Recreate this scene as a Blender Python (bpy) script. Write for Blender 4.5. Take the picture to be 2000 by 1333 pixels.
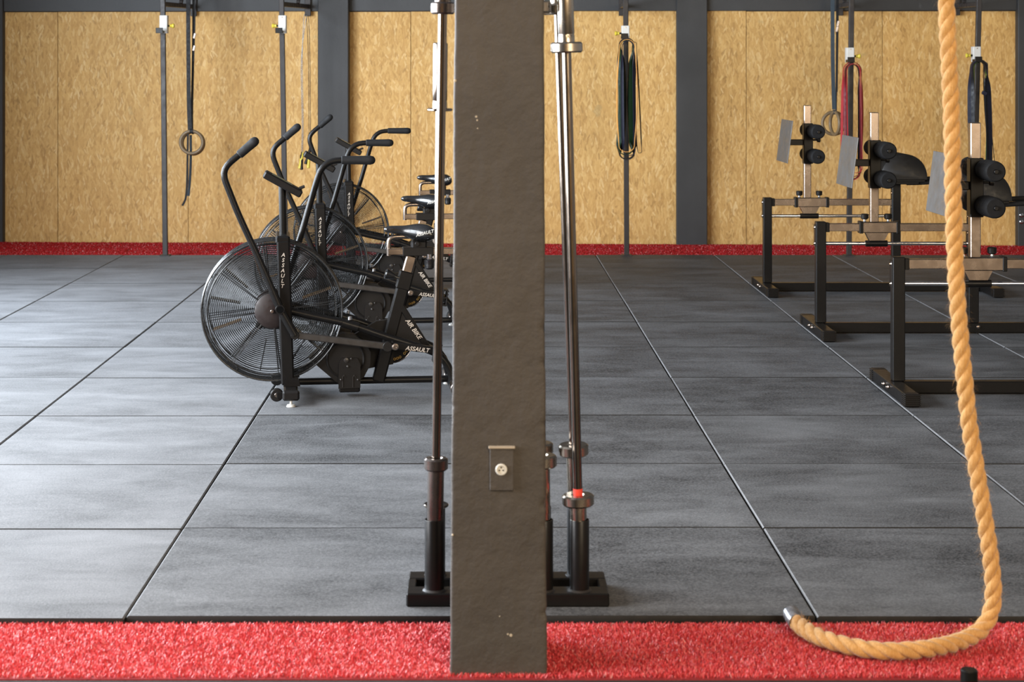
import bpy, math, random
import numpy as np
from mathutils import Vector, Matrix, Euler, noise

for o in list(bpy.data.objects):
    bpy.data.objects.remove(o, do_unlink=True)
scene = bpy.context.scene
COL = scene.collection
random.seed(7)
rng = np.random.default_rng(7)
PI = math.pi

# ------------------------------------------------------------------ camera, light, exposure
F_PX, CX, CY, EYE = 3494.0, 940.0, 132.0, 1.59     # focal length in pixels of a 2000 px frame, principal point, eye height
cam_d = bpy.data.cameras.new('camera')
cam = bpy.data.objects.new('camera', cam_d); COL.objects.link(cam)
cam.location = (0, 0, EYE); cam.rotation_euler = (PI/2, 0, 0)
cam_d.sensor_width = 36.0; cam_d.lens = F_PX/2000*36.0
cam_d.shift_x = (1000-CX)/2000; cam_d.shift_y = -(666.5-CY)/2000
cam_d.clip_start = 0.1; cam_d.clip_end = 100
cam_d.dof.use_dof = True; cam_d.dof.focus_distance = 8.6; cam_d.dof.aperture_fstop = 6.3
scene.camera = cam

scene.view_settings.view_transform = 'Standard'
scene.view_settings.look = 'None'
scene.view_settings.gamma = 1.0
scene.view_settings.use_curve_mapping = False
scene.view_settings.exposure = 0.0

world = bpy.data.worlds.new('world'); scene.world = world
world.use_nodes = True
wb = world.node_tree.nodes['Background']
wb.inputs[0].default_value = (0.72, 0.84, 1.0, 1); wb.inputs[1].default_value = 1.2

def area(name, loc, direction, sx, sy, power, color, spread=180):
    l = bpy.data.lights.new(name, 'AREA'); l.shape = 'RECTANGLE'; l.size = sx; l.size_y = sy
    l.energy = power; l.color = color; l.spread = math.radians(spread)
    o = bpy.data.objects.new(name, l); COL.objects.link(o)
    o.location = loc
    o.rotation_euler = Vector(direction).to_track_quat('-Z', 'Y').to_euler()
    return o
area('daylight_front_window', (-4.62, 4.2, 2.1), (1, 0, -0.04), 3.0, 2.8, 800, (0.97, 0.975, 1.0))
area('daylight_middle_window', (-4.62, 7.6, 2.1), (1, 0, -0.04), 3.0, 2.8, 900, (0.85, 0.925, 1.0))
area('daylight_rear_window', (-4.62, 11.0, 2.1), (1, 0.05, -0.04), 2.6, 2.8, 660, (0.78, 0.88, 1.0))
WARM = (1.0, 0.74, 0.47)
area('warm_front_fill', (4.0, -2.8, 3.0), (0.0, 1, -0.05), 4.5, 2.0, 620, (1.0, 0.83, 0.60))  # added warm fill from behind the camera, lifts back wall and pillar front
for i, (x, y, p) in enumerate([(0.5, 0.9, 175), (4.2, 1.4, 40)]):
    area('ceiling_lamp_light_%d' % i, (x, y, 4.25), (0, 0, -1), 1.4, 0.35, p, WARM)

def at(px, py, d):
    """point at distance d in front of the eye that the photograph shows at pixel (px, py)"""
    return Vector(((px-CX)*d/F_PX, d, EYE-(py-CY)*d/F_PX))

# ------------------------------------------------------------------ mesh helpers
class MB:
    def __init__(s): s.v = []; s.f = []
    def add(s, vs, fs):
        n = len(s.v); s.v.extend([tuple(v) for v in vs]); s.f.extend([tuple(i+n for i in f) for f in fs]); return s
    def box(s, c, size, R=None, ch=0.003):
        hx, hy, hz = size[0]/2, size[1]/2, size[2]/2
        ch = min(ch, 0.45*min(hx, hy, hz)*2*0.5)
        idx = {}; vs = []
        for sx in (-1, 1):
            for sy in (-1, 1):
                for sz in (-1, 1):
                    for a in range(3):
                        p = [sx*(hx-(ch if a != 0 else 0)), sy*(hy-(ch if a != 1 else 0)), sz*(hz-(ch if a != 2 else 0))]
                        idx[sx, sy, sz, a] = len(vs); vs.append(Vector(p))
        fs = []
        def g(a, sg, u, w, su, sw):
            k = [0, 0, 0]; k[a] = sg; k[u] = su; k[w] = sw; return tuple(k)
        for a in range(3):
            u, w = (a+1) % 3, (a+2) % 3
            for sg in (-1, 1):
                q = [idx[g(a, sg, u, w, su, sw)+(a,)] for su, sw in ((-1, -1), (1, -1), (1, 1), (-1, 1))]
                fs.append(q if sg > 0 else q[::-1])
            for su in (-1, 1):
                for sw in (-1, 1):
                    A0 = g(a, -1, u, w, su, sw); A1 = g(a, 1, u, w, su, sw)
                    q = [idx[A0+(u,)], idx[A1+(u,)], idx[A1+(w,)], idx[A0+(w,)]]
                    fs.append(q[::-1] if su*sw > 0 else q)
        for k in [(x, y, z) for x in (-1, 1) for y in (-1, 1) for z in (-1, 1)]:
            t = [idx[k+(0,)], idx[k+(1,)], idx[k+(2,)]]
            fs.append(t if k[0]*k[1]*k[2] > 0 else t[::-1])
        c = Vector(c)
        if R is not None: vs = [R @ v for v in vs]
        return s.add([v+c for v in vs], fs)
    def bar(s, p0, p1, w, h, up=(0, 1, 0), ch=0.003):
        """box along p0-p1; h measured along up, w across"""
        p0, p1 = Vector(p0), Vector(p1); t = (p1-p0); L = t.length; t.normalize()
        u = Vector(up); u = (u-t*u.dot(t)).normalized(); x = u.cross(t)
        R = Matrix((t, x, u)).transposed()
        return s.box((p0+p1)/2, (L, w, h), R, ch)
    def tube(s, pts, r, n=14, closed=False, caps=True, ref=None, flat=1.0):
        pts = [Vector(p) for p in pts]; m = len(pts)
        rs = r if isinstance(r, (list, tuple)) else [r]*m
        T = []
        for i in range(m):
            if closed: t = pts[(i+1) % m]-pts[i-1]
            else: t = pts[min(i+1, m-1)]-pts[max(i-1, 0)]
            T.append(t.normalized())
        N = Vector(ref) if ref else T[0].orthogonal()
        base = len(s.v)
        for i in range(m):
            N = (N-T[i]*N.dot(T[i])).normalized(); B = T[i].cross(N)
            for k in range(n):
                a = 2*PI*k/n
                s.v.append(tuple(pts[i]+(N*math.cos(a)+B*math.sin(a)*flat)*rs[i]))
        for i in range(m if closed else m-1):
            j = (i+1) % m
            for k in range(n):
                l = (k+1) % n
                s.f.append((base+i*n+k, base+i*n+l, base+j*n+l, base+j*n+k))
        if caps and not closed:
            s.f.append(tuple(base+k for k in range(n))[::-1]); s.f.append(tuple(base+(m-1)*n+k for k in range(n)))
        return s
    def lathe(s, prof, p0, axis, n=24):
        """prof: list of (radius, height along axis)"""
        ax = Vector(axis).normalized(); N = ax.orthogonal().normalized(); B = ax.cross(N); p0 = Vector(p0)
        base = len(s.v)
        for r, h in prof:
            for k in range(n):
                a = 2*PI*k/n
                s.v.append(tuple(p0+ax*h+(N*math.cos(a)+B*math.sin(a))*max(r, 1e-5)))
        m = len(prof)
        for i in range(m-1):
            for k in range(n):
                l = (k+1) % n
                s.f.append((base+i*n+k, base+i*n+l, base+(i+1)*n+l, base+(i+1)*n+k))
        if prof[0][0] > 1e-4: s.f.append(tuple(base+k for k in range(n))[::-1])
        if prof[-1][0] > 1e-4: s.f.append(tuple(base+(m-1)*n+k for k in range(n)))
        return s
    def cyl(s, p0, p1, r, n=24, ch=0.002):
        p0, p1 = Vector(p0), Vector(p1); L = (p1-p0).length; ch = min(ch, L*.3, r*.4)
        return s.lathe([(r-ch, 0), (r, ch), (r, L-ch), (r-ch, L)], p0, p1-p0, n)
    def ring(s, c, axis, R, r, n=48, m=8):
        ax = Vector(axis).normalized(); N = ax.orthogonal().normalized(); B = ax.cross(N); c = Vector(c)
        return s.tube([c+(N*math.cos(2*PI*k/n)+B*math.sin(2*PI*k/n))*R for k in range(n)], r, m, closed=True, ref=ax)
    def washer(s, c, axis, r0, r1, t, n=32, ch=0.003):
        ax = Vector(axis).normalized(); N = ax.orthogonal().normalized(); B = ax.cross(N); c = Vector(c)
        prof = [(r0, -t/2), (r1-ch, -t/2), (r1, -t/2+ch), (r1, t/2-ch), (r1-ch, t/2), (r0, t/2)]
        base = len(s.v); m = len(prof)
        for r, h in prof:
            for k in range(n):
                a = 2*PI*k/n; s.v.append(tuple(c+ax*h+(N*math.cos(a)+B*math.sin(a))*r))
        for i in range(m):
            j = (i+1) % m
            for k in range(n):
                l = (k+1) % n; s.f.append((base+i*n+k, base+i*n+l, base+j*n+l, base+j*n+k))
        return s
    def prism(s, poly, off):
        poly = [Vector(p) for p in poly]; off = Vector(off); n = len(poly); base = len(s.v)
        s.v.extend([tuple(p) for p in poly]+[tuple(p+off) for p in poly])
        s.f.append(tuple(base+i for i in range(n))); s.f.append(tuple(base+n+i for i in range(n))[::-1])
        for i in range(n):
            j = (i+1) % n; s.f.append((base+i, base+n+i, base+n+j, base+j))
        return s
    def ribbon(s, pts, wd, w, t, closed=True):
        m = len(pts); base = len(s.v)
        for i in range(m):
            T = (pts[(i+1) % m]-pts[i-1]) if closed else (pts[min(i+1, m-1)]-pts[max(i-1, 0)])
            T.normalize(); W = Vector(wd[i]); W = (W-T*W.dot(T)).normalized(); N = T.cross(W)
            for a, b in ((-1, -1), (1, -1), (1, 1), (-1, 1)):
                s.v.append(tuple(pts[i]+W*(a*w/2)+N*(b*t/2)))
        for i in range(m if closed else m-1):
            j = (i+1) % m
            for k in range(4):
                l = (k+1) % 4; s.f.append((base+i*4+k, base+i*4+l, base+j*4+l, base+j*4+k))
        if not closed:
            s.f.append((base+3, base+2, base+1, base)); s.f.append(tuple(base+(m-1)*4+k for k in range(4)))
        return s
    def mesh(s, name, mat, angle=35):
        me = bpy.data.meshes.new(name); me.from_pydata(s.v, [], s.f)
        me.validate(); me.update()
        me.shade_smooth(); me.set_sharp_from_angle(angle=math.radians(angle))
        if mat: me.materials.append(mat)
        return me
    def build(s, name, mat, parent=None, angle=35):
        return link(name, s.mesh(name, mat, angle), parent)

def fix_normals(me):
    import bmesh
    bm = bmesh.new(); bm.from_mesh(me); bmesh.ops.recalc_face_normals(bm, faces=bm.faces); bm.to_mesh(me); bm.free()

def link(name, data, parent=None):
    o = bpy.data.objects.new(name, data); COL.objects.link(o)
    if parent: o.parent = parent
    return o
def thing(name, label, cat, loc=(0, 0, 0), rz=0.0, group=None):
    o = bpy.data.objects.new(name, None); COL.objects.link(o); o.empty_display_size = .1
    o.location = loc; o.rotation_euler = (0, 0, rz); return tag(o, label, cat, group)
def tag(o, label=None, cat=None, group=None, kind=None):
    for k, v in (('label', label), ('category', cat), ('group', group), ('kind', kind)):
        if v: o[k] = v
    return o
def copy_tree(o, parent=None):
    c = o.copy(); COL.objects.link(c)
    if parent: c.parent = parent
    for ch in list(o.children): copy_tree(ch, c)
    return c
def catmull(pts, step=0.01):
    pts = [Vector(p) for p in pts]; P = [pts[0]*2-pts[1]]+pts+[pts[-1]*2-pts[-2]]; out = []
    for i in range(1, len(P)-2):
        a, b, c, d = P[i-1:i+3]; k = max(2, int((c-b).length/step))
        for j in range(k):
            t = j/k
            out.append(0.5*((2*b)+(c-a)*t+(2*a-5*b+4*c-d)*t*t+(3*b-a-3*c+d)*t**3))
    out.append(pts[-1]); return out
def text_mesh(name, body, size, extrude, mat, line=1.0, shear=0.0):
    cu = bpy.data.curves.new(name, 'FONT'); cu.body = body; cu.size = size; cu.extrude = extrude; cu.align_x = 'CENTER'; cu.align_y = 'CENTER'
    cu.space_line = line; cu.shear = shear; cu.resolution_u = 3; cu.offset = size*0.018
    t = bpy.data.objects.new('tmp', cu); COL.objects.link(t)
    dg = bpy.context.evaluated_depsgraph_get(); dg.update()
    me = bpy.data.meshes.new_from_object(t.evaluated_get(dg)); me.name = name
    bpy.data.objects.remove(t, do_unlink=True)
    me.materials.clear(); me.materials.append(mat); return me

# ------------------------------------------------------------------ materials
class NT:
    def __init__(s, name):
        s.m = bpy.data.materials.new(name); s.m.use_nodes = True; s.t = s.m.node_tree; s.p = s.t.nodes['Principled BSDF']
    def n(s, typ, **kw):
        x = s.t.nodes.new(typ)
        for k, v in kw.items(): setattr(x, k, v)
        return x
    def l(s, a, b): s.t.links.new(a, b)
    def val(s, sock, v):
        if hasattr(v, 'is_output') or isinstance(v, bpy.types.NodeSocket): s.l(v, sock)
        else: sock.default_value = v
    def math(s, op, a, b=0.0, clamp=False):
        x = s.n('ShaderNodeMath', operation=op, use_clamp=clamp); s.val(x.inputs[0], a); s.val(x.inputs[1], b); return x.outputs[0]
    def mix(s, fac, a, b, blend='MIX'):
        x = s.n('ShaderNodeMix', data_type='RGBA', blend_type=blend)
        s.val(x.inputs[0], fac); s.val(x.inputs[6], a if not isinstance(a, tuple) else a+(1,)*(4-len(a))); s.val(x.inputs[7], b if not isinstance(b, tuple) else b+(1,)*(4-len(b)))
        return x.outputs[2]
    def coord(s, kind='Object', scale=(1, 1, 1), rnd=False):
        c = s.n('ShaderNodeTexCoord'); mp = s.n('ShaderNodeMapping'); s.l(c.outputs[kind], mp.inputs[0]); mp.inputs['Scale'].default_value = scale
        if rnd:
            oi = s.n('ShaderNodeObjectInfo'); cb = s.n('ShaderNodeCombineXYZ')
            for i, k in enumerate((37.0, 53.0, 71.0)): s.l(s.math('MULTIPLY', oi.outputs['Random'], k), cb.inputs[i])
            s.l(cb.outputs[0], mp.inputs['Location'])
        return mp.outputs[0]
    def noise(s, vec, scale, detail=3.0, rough=0.55, dist=0.0):
        x = s.n('ShaderNodeTexNoise'); s.l(vec, x.inputs['Vector']); x.inputs['Scale'].default_value = scale
        x.inputs['Detail'].default_value = detail; x.inputs['Roughness'].default_value = rough; x.inputs['Distortion'].default_value = dist
        return x.outputs[0]
    def ramp(s, fac, stops):
        x = s.n('ShaderNodeValToRGB'); s.l(fac, x.inputs[0]); e = x.color_ramp.elements
        while len(e) < len(stops): e.new(0.5)
        for el, (p, c) in zip(e, stops): el.position = p; el.color = c if len(c) == 4 else tuple(c)+(1,)
        return x.outputs[0]
    def rng(s, v, a, b, c=0.0, d=1.0):
        x = s.n('ShaderNodeMapRange'); s.l(v, x.inputs[0])
        for i, k in enumerate((a, b, c, d)): x.inputs[i+1].default_value = k
        return x.outputs[0]
    def bump(s, h, strength=0.3, dist=0.01):
        x = s.n('ShaderNodeBump'); s.l(h, x.inputs['Height']); x.inputs['Strength'].default_value = strength; x.inputs['Distance'].default_value = dist
        s.l(x.outputs[0], s.p.inputs['Normal'])
    def set(s, **kw):
        for k, v in kw.items():
            sock = s.p.inputs[k.replace('_', ' ')]
            if isinstance(v, tuple) and len(v) == 3: v = v+(1,)
            s.val(sock, v)
        return s.m

def paint(name, col, rough=0.5, metal=0.0, var=0.25, scale=18, spec=0.5, bump=0.0, bscale=120, rvar=0.12):
    k = NT(name); v = k.coord(); f = k.noise(v, scale, 4)
    c = k.mix(f, tuple(x*(1-var) for x in col), tuple(min(1, x*(1+var)) for x in col))
    k.set(Base_Color=c, Metallic=metal, Roughness=k.rng(k.noise(v, scale*2.3, 3), .3, .7, max(.03, rough-rvar), min(1, rough+rvar)), Specular_IOR_Level=spec)
    if bump: k.bump(k.noise(v, bscale, 3), bump, .003)
    return k.m

def osb_material():
    k = NT('strand_board'); v = k.coord('Object', (1, 0.0, 1), rnd=True)
    sep = k.n('ShaderNodeSeparateXYZ'); k.l(v, sep.inputs[0]); cb = k.n('ShaderNodeCombineXYZ'); k.l(sep.outputs[0], cb.inputs[0]); k.l(sep.outputs[2], cb.inputs[1])
    P = cb.outputs[0]
    big = k.noise(P, 2.2, 4, .6); fine = k.noise(P, 46, 4, .65)
    col = k.mix(k.rng(fine, .3, .7), (0.408, 0.221, 0.064), (0.559, 0.332, 0.107))
    hgt = fine
    ramp = [(0.0, (0.229, 0.114, 0.029)), (.10, (0.391, 0.205, 0.056)), (.35, (0.506, 0.288, 0.085)), (.65, (0.599, 0.364, 0.122)), (.88, (0.658, 0.424, 0.160)), (1.0, (0.763, 0.554, 0.276))]
    for i, (sc, hw, hh, spread) in enumerate([(12.0, .30, .62, 2.8), (16.0, .24, .64, 1.8), (14.0, .17, .64, 2.0), (19.0, .20, .60, 2.6), (24.0, .17, .62, 2.2)]):
        mp = k.n('ShaderNodeMapping'); k.l(P, mp.inputs[0]); mp.inputs['Scale'].default_value = (sc*1.35, sc*.72, 1); mp.inputs['Location'].default_value = (3.7*i, 9.1*i, 0)
        vo = k.n('ShaderNodeTexVoronoi', voronoi_dimensions='2D'); k.l(mp.outputs[0], vo.inputs['Vector']); vo.inputs['Scale'].default_value = 1.0
        df = k.n('ShaderNodeVectorMath', operation='SUBTRACT'); k.l(mp.outputs[0], df.inputs[0]); k.l(vo.outputs['Position'], df.inputs[1])
        sc2 = k.n('ShaderNodeSeparateColor'); k.l(vo.outputs['Color'], sc2.inputs[0])
        ang = k.math('MULTIPLY', k.math('SUBTRACT', sc2.outputs[0], .5), spread)
        rot = k.n('ShaderNodeVectorRotate', rotation_type='AXIS_ANGLE'); k.l(df.outputs[0], rot.inputs['Vector']); k.l(ang, rot.inputs['Angle']); rot.inputs['Axis'].default_value = (0, 0, 1)
        s2 = k.n('ShaderNodeSeparateXYZ'); k.l(rot.outputs[0], s2.inputs[0])
        ax = k.math('ABSOLUTE', s2.outputs[0]); ay = k.math('ABSOLUTE', s2.outputs[1])
        mask = k.math('MULTIPLY', k.rng(ax, hw, hw*.72), k.rng(ay, hh, hh*.86))
        gr = k.n('ShaderNodeMapping'); k.l(rot.outputs[0], gr.inputs[0]); gr.inputs['Scale'].default_value = (24, 1.5, 1)
        grain = k.noise(gr.outputs[0], 1.0, 2)
        tone = k.math('ADD', sc2.outputs[1], k.math('MULTIPLY', k.math('SUBTRACT', grain, .5), .35), True)
        fc = k.ramp(tone, ramp)
        col = k.mix(k.math('MULTIPLY', mask, .68), col, fc)
        hgt = k.math('ADD', hgt, k.math('MULTIPLY', mask, k.math('MULTIPLY', sc2.outputs[2], .8)))
    oi = k.n('ShaderNodeObjectInfo')
    col = k.mix(k.rng(big, .3, .72, 0, .30), col, (0.384, 0.221, 0.075))
    gs = k.noise(P, 5.5, 2); col = k.mix(k.rng(gs, .70, .76, 0, .35), col, (0.255, 0.210, 0.105))
    col = k.mix(.22, col, k.mix(oi.outputs['Random'], (0.418, 0.274, 0.105), (0.593, 0.338, 0.105)))
    k.set(Base_Color=col, Roughness=.62, Specular_IOR_Level=.3); k.bump(hgt, .35, .002)
    return k.m

def mat_rubber():
    k = NT('rubber_mat'); v = k.coord('Object', (1, 1, 1), rnd=True); w = k.coord('Object', (.9, 2.2, 1), rnd=True)
    oi = k.n('ShaderNodeObjectInfo')
    streak = k.noise(w, 2.4, 7, .66, .5); cloud = k.noise(v, 1.7, 4, .55); speck = k.noise(v, 120, 4, .75)
    d = k.math('ADD', k.math('MULTIPLY', k.rng(streak, .30, .75), .60), k.math('MULTIPLY', k.rng(cloud, .3, .75), .40))
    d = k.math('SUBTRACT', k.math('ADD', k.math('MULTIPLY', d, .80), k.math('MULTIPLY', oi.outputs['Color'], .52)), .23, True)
    col = k.mix(d, (.020, .0203, .021), (.185, .187, .192))
    col = k.mix(k.rng(speck, .40, .66, 0, .85), col, k.mix(.35, col, (.26, .26, .265)))
    k.set(Base_Color=col, Roughness=k.rng(d, 0, 1, .58, .72), Specular_IOR_Level=.13)
    k.bump(k.noise(v, 160, 4, .7), .35, .004)
    return k.m

def mat_turf(base, tip):
    k = NT('red_turf_fibre'); g = k.n('ShaderNodeNewGeometry')
    c = k.ramp(g.outputs['Random Per Island'], [(0, base), (.75, tip), (.93, tuple(min(1, x*1.15+.03) for x in tip)), (1, (.75, .38, .36))])
    k.set(Base_Color=c, Roughness=.42, Specular_IOR_Level=.6); return k.m

def mat_pillar():
    k = NT('painted_plaster'); v = k.coord(); f = k.noise(v, 3.2, 5, .6); f2 = k.noise(v, 26, 4, .6)
    col = k.mix(k.rng(f, .3, .7), (.039, .0335, .029), (.052, .0445, .038))
    spots = k.noise(v, 9, 2, .4)
    col = k.mix(k.rng(f2, .62, .78, 0, .22), col, (.085, .075, .065))
    k.set(Base_Color=col, Roughness=.62, Specular_IOR_Level=.35); k.bump(k.math('ADD', k.noise(v, 11, 5, .65), k.math('MULTIPLY', f2, .25)), .5, .012)
    return k.m
def mat_wall_paint():
    k = NT('slate_paint'); v = k.coord(); f = k.noise(v, 2.5, 5, .6)
    c = k.mix(k.rng(f, .3, .7), (.022, .0220, .0220), (.032, .0321, .0322))
    c = k.mix(k.rng(k.noise(v, 6, 3, .7), .68, .76, 0, .5), c, (.075, .077, .08))
    k.set(Base_Color=c, Roughness=.6); k.bump(k.noise(v, 40, 4, .6), .25, .004); return k.m
def mat_jute():
    k = NT('jute'); v = k.coord(); f = k.noise(v, 26, 4, .6)
    w = k.coord('Object', (260, 260, 30)); fib = k.noise(w, 1.0, 3, .6, .8)
    c = k.mix(k.rng(f, .3, .7), (.36, .180, .045), (.48, .255, .080)); c = k.mix(k.rng(fib, .40, .80, 0, .6), c, (.66, .43, .20))
    k.set(Base_Color=c, Roughness=.75, Specular_IOR_Level=.25, Sheen_Weight=.35, Sheen_Roughness=.4)
    k.bump(fib, .6, .004); return k.m

OSB = osb_material(); RUB = mat_rubber(); PILLAR = mat_pillar(); SLATE = mat_wall_paint(); JUTE = mat_jute()
TURF = mat_turf((.42, .016, .022), (.60, .050, .055))
TURF_BASE = paint('red_turf_backing', (.20, .009, .012), .8, var=.35, scale=90, bump=.6, bscale=180)
TURF_FAR = paint('far_red_turf', (.30, .012, .014), .75, spec=.1, var=.30, scale=55, bump=.5, bscale=150)
TURF_FARB = mat_turf((.29, .010, .012), (.38, .016, .018)); TURF_FARB.node_tree.nodes['Principled BSDF'].inputs['Specular IOR Level'].default_value = .12
SLAB = paint('dark_slab', (.012, .0115, .011), .8, var=.3, scale=12, bump=.3)
CEIL = paint('ceiling_paint', (.16, .16, .165), .8)
SIDE = paint('side_wall_paint', (.30, .28, .26), .8)
BLACK = paint('black_powder_coat', (.0055, .005, .0048), .32, var=.2, scale=30, rvar=.03, spec=.17, bump=.06, bscale=320)
DUSTY = paint('dusty_black_steel', (.016, .013, .011), .40, var=.15, scale=14)
POST = paint('graphite_post', (.030, .026, .0245), .45, var=.2, scale=10, spec=.25)
GRIP = paint('black_foam_grip', (.009, .009, .0095), .70, spec=.22, bump=.4, bscale=400)
FOAM = paint('black_foam', (.007, .007, .0075), .78, spec=.2, bump=.4, bscale=420)
VINYL = paint('black_vinyl', (.008, .008, .0085), .22, var=.2, bump=.05)
PADV = paint('matt_black_vinyl', (.007, .0062, .0055), .46, var=.15, spec=.22, bump=.06)
WIRE = paint('black_wire', (.010, .010, .010), .28, spec=.6)
PLASTIC = paint('black_plastic', (.0075, .0065, .006), .44, spec=.16, rvar=.04)
HUBM = paint('brownish_black_cap', (.013, .0075, .0065), .5, spec=.35)
CHROME = paint('chrome', (.72, .72, .73), .12, metal=1.0, var=.1, rvar=.06)
STEEL = paint('brushed_steel', (.26, .215, .185), .26, metal=1.0, var=.05, scale=9, rvar=.04)
BARST = paint('worn_bar_steel', (.165, .138, .115), .18, metal=1.0, var=.22, scale=5, rvar=.05)
SLEEVE = paint('zinc_sleeve', (.30, .265, .22), .25, metal=1.0, var=.15, scale=8, rvar=.05)
DKSLEEVE = paint('darkened_sleeve', (.12, .10, .09), .28, metal=.9, var=.2, scale=9, rvar=.05)
ALU = paint('grey_footplate_metal', (.085, .081, .077), .5, metal=.4, var=.3, scale=7)
WHITE = paint('white_enamel', (.52, .51, .475), .45, var=.06)
FOOT = paint('pale_rubber_foot', (.42, .41, .38), .6)
YELLOW = paint('yellow_plastic', (.56, .44, .04), .4, var=.08)
WOOD = paint('birch_ring', (.155, .105, .055), .5, var=.2, scale=25)
STRAP = paint('black_webbing', (.008, .008, .009), .7, bump=.4, bscale=300)
STRAPB = paint('blue_grey_webbing', (.030, .045, .058), .65, bump=.4, bscale=300)
BUCK = paint('pale_buckle', (.62, .52, .44), .35, metal=.5)
BREEN = paint('dark_green_latex', (.006, .022, .008), .5, spec=.2, var=.2)
BBLACK = paint('black_latex', (.006, .006, .008), .45, spec=.2, var=.2)
BNAVY = paint('navy_latex', (.011, .012, .024), .5, spec=.2, var=.2)
BORANGE = paint('orange_latex', (.56, .27, .07), .55, spec=.2, var=.15)
BRED = paint('red_latex', (.29, .020, .024), .5, spec=.2, var=.2)
BRED2 = paint('crimson_latex', (.13, .012, .016), .5, spec=.2, var=.2)
BLIME = paint('lime_latex', (.10, .26, .03), .5, spec=.2, var=.2)
LETTER = paint('pale_print', (.36, .31, .26), .5, var=.1)
GOLD = paint('gold_print', (.48, .30, .08), .45, metal=.3)
LCD = paint('console_screen', (.10, .13, .08), .25)
TAPE = paint('red_tape', (.60, .04, .02), .5)
DUCT = paint('silver_black_tape', (.20, .20, .21), .25, metal=.5, var=.9, scale=60)

# ------------------------------------------------------------------ the setting
FLOOR_Z = -0.022
fl = MB().box((0.5, 7.0, FLOOR_Z-.05), (13.2, 20.4, .1), ch=.001).build('floor', SLAB); tag(fl, kind='structure')
tm = MB().box((0, 0, -.0105), (.9945, .9905*3, .021), ch=.0060); tm.v = [(x, y/3, z) for x, y, z in tm.v]     # side edges rounder than the end edges
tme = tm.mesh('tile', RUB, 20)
EDGE = paint('lit_rubber_edge', (.145, .145, .148), .6, var=.4, scale=14, spec=.2); tme.materials.append(EDGE); tme.materials.append(paint('cut_rubber_side', (.016, .0155, .015), .7, spec=.15))
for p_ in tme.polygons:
    if p_.normal.x < -.3 and p_.normal.z > .3 and abs(p_.normal.y) < .2: p_.material_index = 1  # window light painted as a paler tone on left-facing chamfers only
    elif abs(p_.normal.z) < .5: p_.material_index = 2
tile_me = [tme]
col_dy = {i: random.uniform(-.006, .006) for i in range(-8, 9)}
col_dy.update({-2: -.012, -1: .006, 0: .010, 1: .004, 2: .0})
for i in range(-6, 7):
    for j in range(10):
        t = link('tile', tile_me[0], fl); dust_light = random.uniform(.12, .34)+(.54 if i <= -2 else .26 if i == -1 else 0)-(.14 if i >= 0 else 0)-(.10 if j > 7 else 0)  # random chalk per tile, plus painted window falloff: left paler, right and far darker
        if (i, j) == (-1, 2): dust_light = .12
        t.color = (dust_light, dust_light, dust_light, 1)
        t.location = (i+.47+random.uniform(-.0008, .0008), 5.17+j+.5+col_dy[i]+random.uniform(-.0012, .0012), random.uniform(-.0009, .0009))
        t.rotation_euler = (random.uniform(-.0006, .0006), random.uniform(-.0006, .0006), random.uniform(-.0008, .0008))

def turf(name, y0, y1, x0, x1, dens, hmin, hmax, w, mat, kindlabel, bx0, bx1, backing, slope=0.0):
    """a strip from y0 to y1 (at x = 0), its far edge sloping with the wall behind it"""
    q = [(bx0, y0, FLOOR_Z), (bx1, y0, FLOOR_Z), (bx1, y1+slope*bx1, FLOOR_Z), (bx0, y1+slope*bx0, FLOOR_Z)]
    bme = MB().prism(q, (0, 0, .004)).mesh(name, backing); fix_normals(bme); base = link(name, bme)
    n = int((x1-x0)*(y1-y0)*dens)
    X = rng.uniform(x0, x1, n)
    p = np.stack([X, y0+.004+rng.uniform(0, 1, n)*(y1+slope*X-.012-y0), np.full(n, FLOOR_Z+.004)], 1)
    h = rng.uniform(hmin, hmax, n); a = rng.uniform(0, 2*PI, n); lean = rng.uniform(.1, 1.1, n)*h; la = rng.uniform(0, 2*PI, n)
    side = np.stack([np.cos(a), np.sin(a), np.zeros(n)], 1)*(w/2)
    tip = p+np.stack([np.cos(la)*lean, np.sin(la)*lean, h*.95], 1)
    tip[:, 1] = np.clip(tip[:, 1], y0-.008, y1+slope*X-.004)
    mid = p*.45+tip*.55; mid[:, 2] += h*.16
    V = np.stack([p-side, p+side, mid+side*.8, mid-side*.8, tip], 1).reshape(-1, 3)
    b = np.arange(n)*5
    me = bpy.data.meshes.new('fibre')
    me.vertices.add(n*5); me.vertices.foreach_set('co', V.astype(np.float32).ravel())
    loops = np.stack([b, b+1, b+2, b+3, b+3, b+2, b+4], 1).ravel()
    me.loops.add(len(loops)); me.loops.foreach_set('vertex_index', loops.astype(np.int32))
    starts = np.stack([np.arange(n)*7, np.arange(n)*7+4], 1).ravel()
    me.polygons.add(n*2); me.polygons.foreach_set('loop_start', starts.astype(np.int32))
    me.update(calc_edges=True); me.validate(); me.materials.append(mat)
    fo = link('fibre', me, base); fo['kind'] = 'stuff'
    return tag(base, kindlabel, 'turf', kind='stuff')
turf('near_turf', 4.702, 5.166, -2.3, 2.6, 80000, .006, .0125, .0018, TURF, 'red artificial turf strip in front of the rubber tiles, under the rope end', -6, 7, TURF_BASE)
turf('far_turf', 15.19, 16.30, -4.6, 5.4, 9000, .006, .012, .005, TURF_FARB, 'red artificial turf strip along the foot of the strand board wall', -4.65, 6.4, TURF_FAR, -.0365)

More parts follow.
